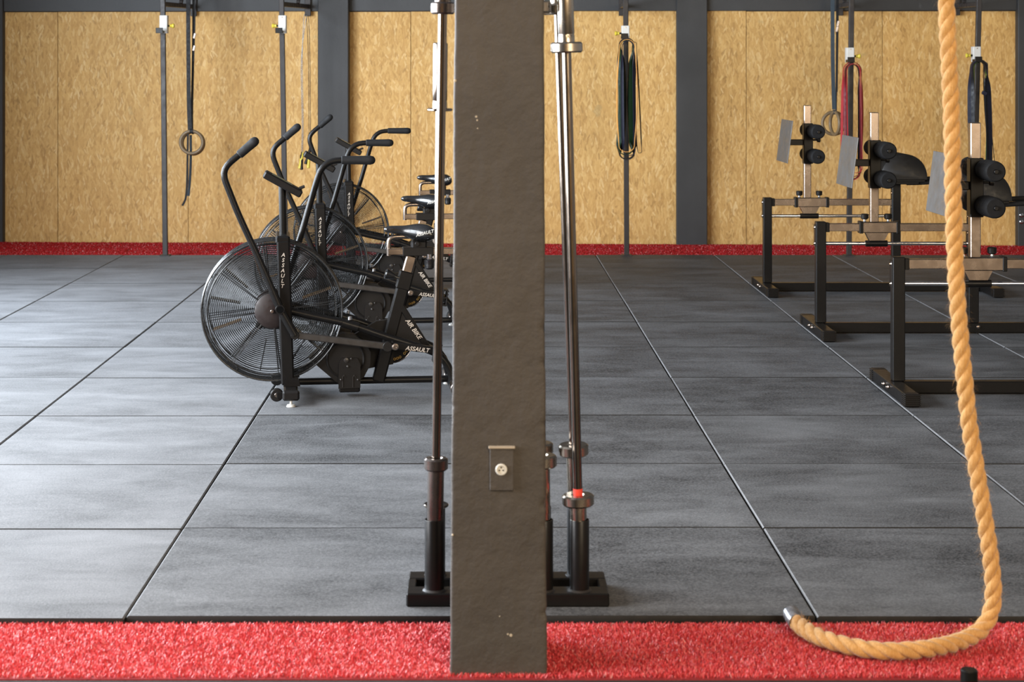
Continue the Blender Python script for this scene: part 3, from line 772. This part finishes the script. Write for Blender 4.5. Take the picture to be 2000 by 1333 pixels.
    MB().lathe([(.012, 0), (.012, L*.2), (.016, L*.22), (.016, L*.31)], ka, kb-ka, 16).build('knob_stem', CHROME, kn)
    # gusset plate and strut with the lettering
    g = [bl(781, 600, -.018), bl(833, 673, -.018), bl(764, 662, -.018), bl(757, 645, -.018)]
    gp = MB().prism(g, (0, .03, 0)).build('gusset_plate', PLASTIC, root); fix_normals(gp.data)
    sa_, sb = bl(783, 597, 0), bl(838, 684, 0)
    MB().bar(sa_, sb, .045, .030, up=(0, 0, 1), ch=.004).build('rear_strut', BLACK, root)
    lt = link('lettering', text_mesh('lettering', 'AIR BIKE', .030, .0008, LETTER, shear=.2), gp)
    p = bl(807.5, 643, -.0245); v = (g[1]-g[0]); lt.location = (p.x, -.0245, p.z); lt.rotation_euler = (PI/2, -math.atan2(v.z, v.x), 0)
    # drive: belt case, pulley, chain ring, cranks
    pc = [(603, 700), (640, 664), (668, 652), (690, 654), (711, 667), (724, 688), (723, 714), (711, 737), (690, 751), (664, 752), (656, 746), (617, 713)]
    ca = MB().prism([bl(a, b, -.052) for a, b in pc], (0, .07, 0)).build('belt_case', PLASTIC, root); fix_normals(ca.data)
    cc = bl(675, 701, -.052)
    MB().lathe([(.094, 0), (.094, .006), (.088, .010), (.082, .006), (.03, .008), (.0, .010)], (cc.x, -.052, cc.z), (0, -1, 0), 40).build('pulley_cover', PLASTIC, ca)
    cp = [(690, 655), (735, 628), (763, 624), (770, 640), (768, 712), (740, 716), (712, 722), (706, 690)]
    cs = MB().prism([bl(a, b, .028) for a, b in cp], (0, .03, 0)).build('chain_case', PLASTIC, root); fix_normals(cs.data)
    br = [(662, 712), (668, 700), (698, 700), (704, 712), (704, 758), (661, 760)]
    bk = MB().prism([bl(a, b, -.074) for a, b in br], (0, .014, 0)).build('pulley_bracket', PLASTIC, root); fix_normals(bk.data)
    for px in (672, 692):
        q = MB()
        pts = [bl(px-2.5, 757, -.076), bl(px-2.5, 737, -.076), bl(px, 733, -.076), bl(px+2.5, 737, -.076)]
        q.tube(pts, .0022, 6)
        q.build('bracket_slot', DUSTY, bk)
    for (px, py, r) in ((676, 704, .012), (679, 716, .006), (666, 742, .005), (699, 742, .005), (686, 701, .005)):
        p = bl(px, py, -.074); MB().lathe([(r, 0), (r, .006), (r*.5, .008)], p, (0, -1, 0), 10).build('bolt', DUSTY, bk)
    bx = bl(682, 752, 0); MB().box((bx.x, 0, bx.z), (.100, .13, .052), ch=.006).build('frame_clamp', BLACK, root)
    cr = bl(764, 667, .036)
    ch_ = MB().lathe([(.04, .003), (.100, .003), (.107, 0), (.108, -.006), (.1, -.010), (.04, -.010)], (cr.x, .036, cr.z), (0, -1, 0), 48).build('chain_ring', PLASTIC, root)
    MB().ring((cr.x, .034, cr.z), Yax, .106, .0022, 60, 6).build('ring_edge', STEEL, ch_)
    q = MB()
    for base in (2.05, -0.9):
        for k in range(7):
            if k % 4 == 3: continue
            a = base+(k-3)*.16; u = Vector((math.cos(a), 0, math.sin(a)))
            q.ring(Vector((cr.x, .0318, cr.z))+u*.088, Yax, .0052, .0014, 12, 4)
    q.build('print_mark', GOLD, ch_)['kind'] = 'stuff'
    MB().cyl((cr.x, -.15, cr.z), (cr.x, .15, cr.z), .014, 16).build('crank_axle', STEEL, root)
    axp = bl(772, 678, -.185)
    MB().lathe([(.016, 0), (.016, .010), (.011, .012), (.011, .016), (.006, .016), (.004, .012)], (axp.x, -.178, axp.z), (0, -1, 0), 16).build('axle_cap', STEEL, root)
    for sy in (-1, 1):
        a0 = Vector((axp.x, sy*.150, axp.z)); a1 = bl(846, 684, -.150); a1 = Vector((a1.x, sy*.150, a1.z))
        if sy > 0: a1 = a0*2-a1; a1.y = .15; 
        ck = MB().bar(a0-(a1-a0).normalized()*.014, a1+(a1-a0).normalized()*.014, .016, .034, up=(0, 0, 1), ch=.004).build('crank_arm', BLACK, root)
        if sy < 0:
            lt = link('lettering', text_mesh('lettering', 'ASSAULT', .028, .0008, LETTER, shear=.25), ck)
            p = bl(815, 683, -.1592); lt.location = (p.x, -.1590, p.z); dv = a1-a0; lt.rotation_euler = (PI/2, -math.atan2(dv.z, dv.x), 0)
        pd = MB()
        pc_ = Vector((a1.x+.012, sy*.215, a1.z))
        R = Euler((0, .12, 0)).to_matrix()
        for sx in (-1, 1): pd.box(pc_+R@Vector((sx*.012, 0, 0)), (.007, .085, .098), R, .002)
        for sz in (-1, 0, 1): pd.box(pc_+R@Vector((0, 0, sz*.044)), (.028, .085, .010), R, .002)
        for sx in (-1, 1):
            for kz in range(5): pd.box(pc_+R@Vector((sx*.017, -.04, -.04+kz*.02)), (.006, .004, .006), R, .001)
        pd.cyl((pc_.x, a1.y, pc_.z), (pc_.x, pc_.y+sy*.03, pc_.z), .008, 10)
        pd.build('pedal', PLASTIC, root)
    # base
    b0, b1 = bl(574, 757, 0), bl(884, 745, 0); zb = .072; b0 = Vector((b0.x, 0, zb)); b1 = Vector((b1.x, 0, zb))
    MB().tube([b0, b1], .0165, 16).build('base_tube', BLACK, root)
    fxp = b0.x-.016
    MB().box((fxp, 0, .054), (.066, .50, .040), ch=.012).build('front_crossbar', BLACK, root)
    for sy in (-1, 1):
        m = MB()
        m.prism([Vector((fxp-.035, sy*.10, .075)), Vector((fxp+.045, sy*.10, .075)), Vector((fxp+.035, sy*.10, .115)), Vector((fxp-.020, sy*.10, .115))], (0, sy*.045, 0))
        sh = m.build('crossbar_shoe', BLACK, root); fix_normals(sh.data)
    for sy in (-1, 1):
        ec = MB().box((fxp, sy*.262, .054), (.080, .040, .046), ch=.016).build('end_cap', PLASTIC, root)
        w = Vector((fxp-.066, sy*.215, .050))
        wh = MB().washer(w, Yax, .012, .031, .024, 28, .005).build('wheel', PLASTIC, root)
        MB().cyl(w+Vector((0, -.013, 0)), w+Vector((0, .013, 0)), .012, 14).build('wheel_hub', STEEL, wh)
        MB().bar(Vector((fxp-.01, sy*.231, .052)), w+Vector((0, sy*.016, 0)), .008, .03, up=(0, 0, 1)).build('wheel_bracket', BLACK, root)
    rx = bl(884, 748, 0).x
    for x in (fxp, rx):
        for sy in (-1, 1):
            ft = MB().lathe([(.020, 0), (.022, .003), (.018, .012), (.006, .014), (.006, .034)], (x, sy*.262, 0), (0, 0, 1), 18).build('levelling_foot', FOOT, root)
    MB().tube([Vector((rx, -.262, .060)), Vector((rx, .262, .060))], .028, 20).build('rear_crossbar', BLACK, root)
    for sy in (-1, 1):
        MB().lathe([(.0285, 0), (.0315, .004), (.0315, .10), (.0285, .104)], (rx, sy*.125, .062), (0, sy, 0), 20).build('rear_sleeve', STEEL, root)
        MB().lathe([(.028, 0), (.032, .004), (.032, .03), (.024, .040)], (rx, sy*.250, .060), (0, sy, 0), 20).build('end_cap', PLASTIC, root)
    return root
bike = make_bike()
bike['label'] = 'black air bike nearest the barbell stand, its whole round fan cage in view'
for dx, dy, dr, lb in ((-.008, 2.03, .5, 'black air bike in the middle of the row of three'), (.012, 4.10, -1.0, 'black air bike standing closest to the strand board wall, rearmost of three')):
    b = copy_tree(bike); b.location = BIKE_O+Vector((dx, dy, 0)); b.rotation_euler = (0, 0, YAW+math.radians(dr)); b['label'] = lb

# ------------------------------------------------------------------ glute ham benches
def bench(y0, label, car, lift, bolts=True):
    """x 0 at the left foot, y 0 in the middle of the foot bars"""
    root = thing('glute_ham_bench', label, 'training bench', (2.012, y0, 0), 0, 'glute ham benches in a row')
    Y = Vector((0, 1, 0))
    for x in (0.0, 1.555):
        ft = MB().box((x, 0, .034), (.070, .66, .060), ch=.004).build('foot_bar', BLACK, root)
        for sy in (-1, 1):
            m = MB().box((x, sy*.345, .034), (.072, .05, .062), ch=.004)
            for k in range(6): m.box((x, sy*.345, .010+k*.0096), (.080, .060, .0050), ch=.001)
            m.build('foot_cap', PLASTIC, ft)
        for yy in (-.045, .045):
            MB().lathe([(.011, 0), (.011, .005), (.007, .010), (.007, .014), (.004, .016)], (x-.035, yy, .040), (-1, 0, 0), 10).build('bolt', STEEL, ft)
    MB().box((.7775, .0, .034), (1.485, .055, .058), ch=.004).build('floor_beam', BLACK, root)
    for x, ztop in ((.018, .668), (.930, .80)):
        up = MB().box((x, .0, .064+(ztop-.064)/2), (.060, .060, ztop-.064), ch=.004).build('upright', BLACK, root)
        for zz in (.634, .538):
            MB().lathe([(.011, 0), (.011, .005), (.007, .010), (.007, .014)], (x-.030, -.012, zz), (-1, 0, 0), 10).build('bolt', STEEL, up)
        if x > .5:
            for zz in (.74, .70, .60): MB().lathe([(.010, 0), (.010, .008)], (x-.030, -.012, zz), (-1, 0, 0), 10).build('bolt', STEEL, up)
        MB().box((x-.032, .0, .586), (.006, .050, .13), ch=.002).build('bolt_plate', BLACK, up)
    MB().lathe([(.011, 0), (.011, .006), (.006, .009)], (.955, -.0275, .040), (0, -1, 0), 10).build('bolt', STEEL, root)
    rail = MB().box((.475, 0, .634), (.87, .045, .046), ch=.003).build('slide_rail', STEEL, root)
    MB().tube([Vector((.04, 0, .536)), Vector((.91, 0, .536))], .011, 14).build('guide_rod', CHROME, root)
    MB().box((.058, 0, .634), (.022, .055, .056), ch=.003).build('rail_stop', BLACK, rail)
    # carriage
    c = car
    cg = MB().box((c+.03, 0, .634), (.235, .062, .064), ch=.004).build('carriage', STEEL, root)
    for x in (c-.080, c+.140): MB().box((x, 0, .634), (.022, .070, .072), ch=.003).build('carriage_collar', BLACK, cg)
    for x in (c-.055, c+.085):
        kn = MB().lathe([(.014, .016), (.022, .022), (.023, .046), (.018, .050)], (x, -.0, .664), (0, 0, 1), 14).build('knob', PLASTIC, cg)
        MB().lathe([(.012, 0), (.008, .006), (.007, .018)], (x, -.0, .664), (0, 0, 1), 12).build('knob_stem', CHROME, kn)
    pl = MB().prism([Vector((c-.055, -.02, .604)), Vector((c+.085, -.02, .604)), Vector((c+.060, -.02, .555)), Vector((c-.030, -.02, .555))], (0, .04, 0)).build('carriage_plate', STEEL, cg); fix_normals(pl.data)
    MB().tube([Vector((c-.05, 0, .536)), Vector((c+.08, 0, .536))], .019, 16).build('rod_bushing', BLACK, cg)
    po = MB().box((c, 0, .664+(1.322-.664)/2), (.050, .050, 1.322-.664), ch=.004).build('post', STEEL, root)
    # ankle roller head
    z0, z1 = .862+lift, 1.150+lift
    hd = MB().box((c+.004, 0, (z0+z1)/2), (.066, .066, z1-z0), ch=.004).build('roller_head', BLACK, root)
    for z in (z0+.060, z1-.055):
        MB().cyl((c+.036, -.25, z), (c+.036, .25, z), .011, 14).build('roller_axle', BLACK, hd)
        for sy in (-1, 1):
            MB().lathe([(.012, 0), (.042, .0), (.049, .008), (.051, .04), (.051, .16), (.049, .182), (.042, .190), (.012, .190), (.012, .176)], (c+.036, sy*.048, z), (0, sy, 0), 28).build('roller', FOAM, hd)
    kz = (z0+z1)/2+.025
    MB().lathe([(.007, 0), (.007, .03), (.016, .034), (.018, .052), (.012, .056)], (c+.036, -.01, kz), (1, 0, 0), 12).build('pull_pin', PLASTIC, hd)
    # foot plate
    za = (z0+z1)/2+.008
    MB().box((c-.093, 0, za), (.125, .038, .042), ch=.004).build('plate_arm', BLACK, hd)
    R = Euler((0, .128, 0)).to_matrix()
    fp = MB().box((c-.159, 0, za+.010), (.005, .46, .300), R, .002).build('foot_plate', ALU, root)
    # pad
    px, pz = .938, .808
    n = 18; prof = []
    for k in range(n+1):
        a = PI*k/n; prof.append((math.cos(a)*.163, abs(math.sin(a))**.86*.178))
    prof = [(.163, -.0)]+prof[0:]+[(-.163, 0)]
    for sy, ya, yb in ((1, -.225, .225),):
        m = MB(); rings = [(ya, .97), (ya+sy*.006, 1.0), (yb-sy*.012, 1.0), (yb-sy*.004, .985), (yb, .95)]
        K = n+1; pr = [(math.cos(PI*k/n)*.163, abs(math.sin(PI*k/n))**.86*.178) for k in range(K)]
        for y, s in rings:
            for x, z in pr: m.v.append((px+x*s, y, pz+z*s))
        for i in range(len(rings)-1):
            for k in range(K):
                l = (k+1) % K; m.f.append((i*K+k, i*K+l, (i+1)*K+l, (i+1)*K+k))
        m.f.append(tuple(range(K))[::-1]); m.f.append(tuple((len(rings)-1)*K+k for k in range(K)))
        pdo = m.build('pad', PADV, root, angle=50); fix_normals(pdo.data)
        MB().box((px, 0, pz-.010), (.30, .42, .018), ch=.003).build('pad_board', BLACK, root)
    MB().box((px+.00, 0, pz-.024), (.22, .40, .024), ch=.004).build('pad_bracket', BLACK, root)
    for sy in (-1, 1):
        hp = [Vector((px+.03, sy*.17, pz-.028)), Vector((px+.12, sy*.17, pz-.026)), Vector((px+.26, sy*.17, pz-.018)), Vector((px+.42, sy*.17, pz-.012))]
        MB().tube(catmull(hp, .03), .0155, 14).build('handle', GRIP, root)
    MB().tube([Vector((px+.15, .15, pz+.035)), Vector((px+.235, .15, pz+.035))], .012, 12).build('side_peg', BLACK, root)
    return root
bench(8.72, 'black and steel glute ham bench whose foot plate is half hidden by the rope', .392, 0)
bench(10.71, 'black and steel glute ham bench in the middle of the row of three', .338, .006)
bench(12.70, 'black and steel glute ham bench closest to the strand board wall, rearmost of three', .301, .045)

# ------------------------------------------------------------------ barbell stand and bars
TX = [-.139, -.032, .076, .184, .291]; TY = [5.303, 5.462]
st = thing('barbell_stand', 'low black steel stand of upright tubes on the rubber tiles behind the pillar', 'barbell rack', (.078, 5.38, 0))
S = Vector((-.078, -5.38, 0))
MB().box((0, 5.303-5.38, .0205), (.598, .076, .040), ch=.004).build('front_bar', BLACK, st)
MB().box((0, 5.462-5.38, .0205), (.598, .076, .040), ch=.004).build('rear_bar', BLACK, st)
for x in (-.2865, .2865): MB().box((x, 0, .0205), (.025, .088, .0395), ch=.003).build('end_bar', BLACK, st)
for y in TY:
    for x in TX:
        tb = MB().lathe([(.029, 0), (.029, .209), (.0285, .210), (.0262, .210), (.0262, .004)], Vector((x, y, .040))+S, (0, 0, 1), 28).build('holder_tube', BLACK, st)
        MB().lathe([(.036, 0), (.030, .005), (.0285, .006)], Vector((x, y, .0402))+S, (0, 0, 1), 24).build('weld', DUSTY, tb)

def barbell(foot, head_px, head_d, z_col, r_sleeve, r_shaft, r_col, t_col, L_shaft, L_sleeve, mats, label, red=False, thin=False):
    """bar standing in a tube: z_col height of the lower collar's underside"""
    x, y = foot
    pv = Vector((x, y, .15)); hp = at(head_px[0], head_px[1], head_d)      # the bar leans about the middle of its tube
    u = (hp-pv).normalized(); p_low = pv+u*(z_col-.15)/u.z
    root = thing('barbell', label, 'barbell', p_low, 0, 'bars standing in the barbell stand')
    root.rotation_euler = Vector((0, 0, 1)).rotation_difference(u).to_euler()
    sh, sl, cl = mats
    a0, a1 = t_col*.5, t_col*1.5+L_shaft
    MB().cyl((0, 0, a0), (0, 0, a1), r_shaft, 24).build('shaft', sh, root)
    MB().lathe([(r_sleeve*.96, -z_col+.012 if not thin else -.19), (r_sleeve, -z_col+.016 if not thin else -.186), (r_sleeve, 0.001)], (0, 0, 0), (0, 0, 1), 28).build('sleeve', sl, root)
    b = t_col*2+L_shaft
    MB().lathe([(r_sleeve, b-.001), (r_sleeve, b+.018), (r_sleeve*.96, b+.020), (r_sleeve*.96, b+.024), (r_sleeve, b+.026), (r_sleeve, b+L_sleeve-.004), (r_sleeve*.9, b+L_sleeve)], (0, 0, 0), (0, 0, 1), 28).build('sleeve', sl, root)
    for k, z in ((0, t_col/2), (1, t_col*1.5+L_shaft)):
        ch = min(.005, t_col*.3)
        MB().lathe([(r_shaft*1.35, -t_col/2), (r_col-ch, -t_col/2), (r_col, -t_col/2+ch), (r_col, t_col/2-ch), (r_col-ch, t_col/2), (r_shaft*1.5, t_col/2), (r_shaft*1.02, t_col*.2)], (0, 0, z), (0, 0, 1), 32).build('collar', cl, root)
    if red: MB().lathe([(r_shaft*1.03, 0), (r_shaft*1.03, .026)], (0, 0, t_col*.75), (0, 0, 1), 24).build('tape', TAPE, root)
    return root
barbell((TX[0]+.001, TY[0]), (864.5, 40), 5.29, .397, .0245, .0132, .0355, .036, 1.315, .415, (BARST, DKSLEEVE, DKSLEEVE), 'full size barbell with a dark lower sleeve, on the bike side of the pillar')
barbell((TX[0], TY[1]), (859, 216), 5.44, .250, .0222, .0125, .0385, .008, 1.20, .20, (BARST, BARST, BARST), 'short thin training bar behind the dark sleeved barbell, its top sleeve ending low', thin=True)
barbell((TX[4], TY[0]), (1106.5, 90), 5.29, .292, .0245, .0136, .0475, .032, 1.31, .32, (BARST, SLEEVE, SLEEVE), 'barbell with red tape above its bottom collar, front one beside the pillar', red=True)
barbell((TX[4], TY[1]), (1091, 60), 5.40, .408, .0232, .0130, .0460, .034, 1.31, .415, (BARST, SLEEVE, SLEEVE), 'barbell without tape, standing behind the red taped barbell')
barbell((TX[3]-.002, TY[0]), (1048, 60), 5.31, .405, .0245, .0132, .0450, .036, 1.31, .415, (BARST, SLEEVE, SLEEVE), 'barbell mostly hidden by the pillar, only its lower collar showing, front row of the stand')
barbell((TX[3]-.004, TY[1]), (1040, 60), 5.47, .410, .0240, .0132, .0440, .034, 1.31, .415, (BARST, SLEEVE, SLEEVE), 'barbell mostly hidden by the pillar, only its lower collar showing, rear row of the stand')

# ------------------------------------------------------------------ climbing rope
rp = [Vector((-.0, 0, 0))]*0
top = at(1849, 0, 4.95)
rp = [Vector((top.x-.02, 4.95, 4.42)), Vector((top.x-.015, 4.95, 3.2)), Vector((top.x-.006, 4.95, 2.2))]
for px, py, d in [(1849, 0, 4.95), (1852, 90, 4.95), (1856.5, 180, 4.95), (1859.5, 270, 4.95), (1861, 360, 4.95), (1863.5, 450, 4.955), (1868, 560, 4.955), (1875, 650, 4.96), (1883, 735, 4.96), (1893, 830, 4.965), (1907, 915, 4.97), (1921, 1000, 4.975), (1934, 1085, 4.98), (1940, 1150, 4.985), (1935, 1198, 4.985), (1914, 1232, 4.965), (1876, 1253, 4.91), (1820, 1266.5, 4.845), (1770, 1271.5, 4.825), (1724, 1272, 4.823), (1664, 1263.5, 4.858), (1612, 1249.5, 4.920), (1578, 1234, 4.990), (1556, 1216, 5.070), (1546, 1200, 5.115)]:
    rp.append(at(px, py, d))
path = catmull(rp, .005)
rope = thing('climbing_rope', 'thick twisted jute climbing rope hanging down and curling over the red turf', 'rope', (0, 4.95, 0))
RO = Vector((0, 4.95, 0)); RS, RHO, PITCH = .0142, .0100, .134
T = [(path[min(i+1, len(path)-1)]-path[max(i-1, 0)]).normalized() for i in range(len(path))]
N = [T[0].orthogonal().normalized()]
for i in range(1, len(path)): v = N[-1]-T[i]*N[-1].dot(T[i]); N.append(v.normalized())
sacc = [0.0]
for i in range(1, len(path)): sacc.append(sacc[-1]+(path[i]-path[i-1]).length)
TOT = sacc[-1]
for k in range(3):
    pts, rad = [], []
    for i, p in enumerate(path):
        a = 2*PI*k/3+2*PI*sacc[i]/PITCH; B = T[i].cross(N[i])
        pts.append(p+(N[i]*math.cos(a)+B*math.sin(a))*RHO-RO)
        e = TOT-sacc[i]; rad.append(RS*(1 if e > .05 else .9)*(1+.04*noise.noise(Vector((k*7.1, sacc[i]*9, 0)))))
    MB().tube(pts, rad, 10).build('strand', JUTE, rope, angle=180)
ends = [i for i in range(len(path)) if TOT-sacc[i] < .052]
MB().tube([path[i]-RO for i in ends]+[path[-1]+T[-1]*.004-RO], .0245, 18).build('tape_end', DUCT, rope)
hv, hf = [], []
for q in range(5200):
    s = random.uniform(2.2, TOT-.06); i = int(np.searchsorted(sacc, s)); i = min(i, len(path)-2)
    a = random.uniform(0, 2*PI); B = T[i].cross(N[i]); rdir = N[i]*math.cos(a)+B*math.sin(a); tdir = rdir.cross(T[i])
    p = path[i]+rdir*.0228-RO; L = random.choice((.006, .009, .012, .016, .026)); d = (rdir*random.uniform(.4, 1)+T[i]*random.uniform(-1, 1)+tdir*random.uniform(-.9, .9)).normalized()
    w = T[i].cross(d).normalized()*.00030; b = len(hv); mid = p+d*L*.6; tip = p+d*L+Vector((0, 0, -L*.25))
    hv += [p-w, p+w, mid+w*.7, mid-w*.7, tip]; hf += [(b, b+1, b+2, b+3), (b+3, b+2, b+4)]
o = MB().add(hv, hf).build('fibre', JUTE, rope); o['kind'] = 'stuff'

# ------------------------------------------------------------------ peg in the near corner
pc = at(1897, 1313, 4.46)
pg = thing('storage_peg', 'short round black steel peg standing at the turf edge near the rope', 'peg', (pc.x, pc.y+.02, FLOOR_Z))
hz = pc.z-FLOOR_Z
MB().lathe([(.0215, .006), (.0215, hz-.003), (.019, hz)], (0, 0, 0), (0, 0, 1), 28).build('tube', BLACK, pg)
MB().box((0, 0, .004), (.12, .10, .008), ch=.002).build('base_plate', BLACK, pg)
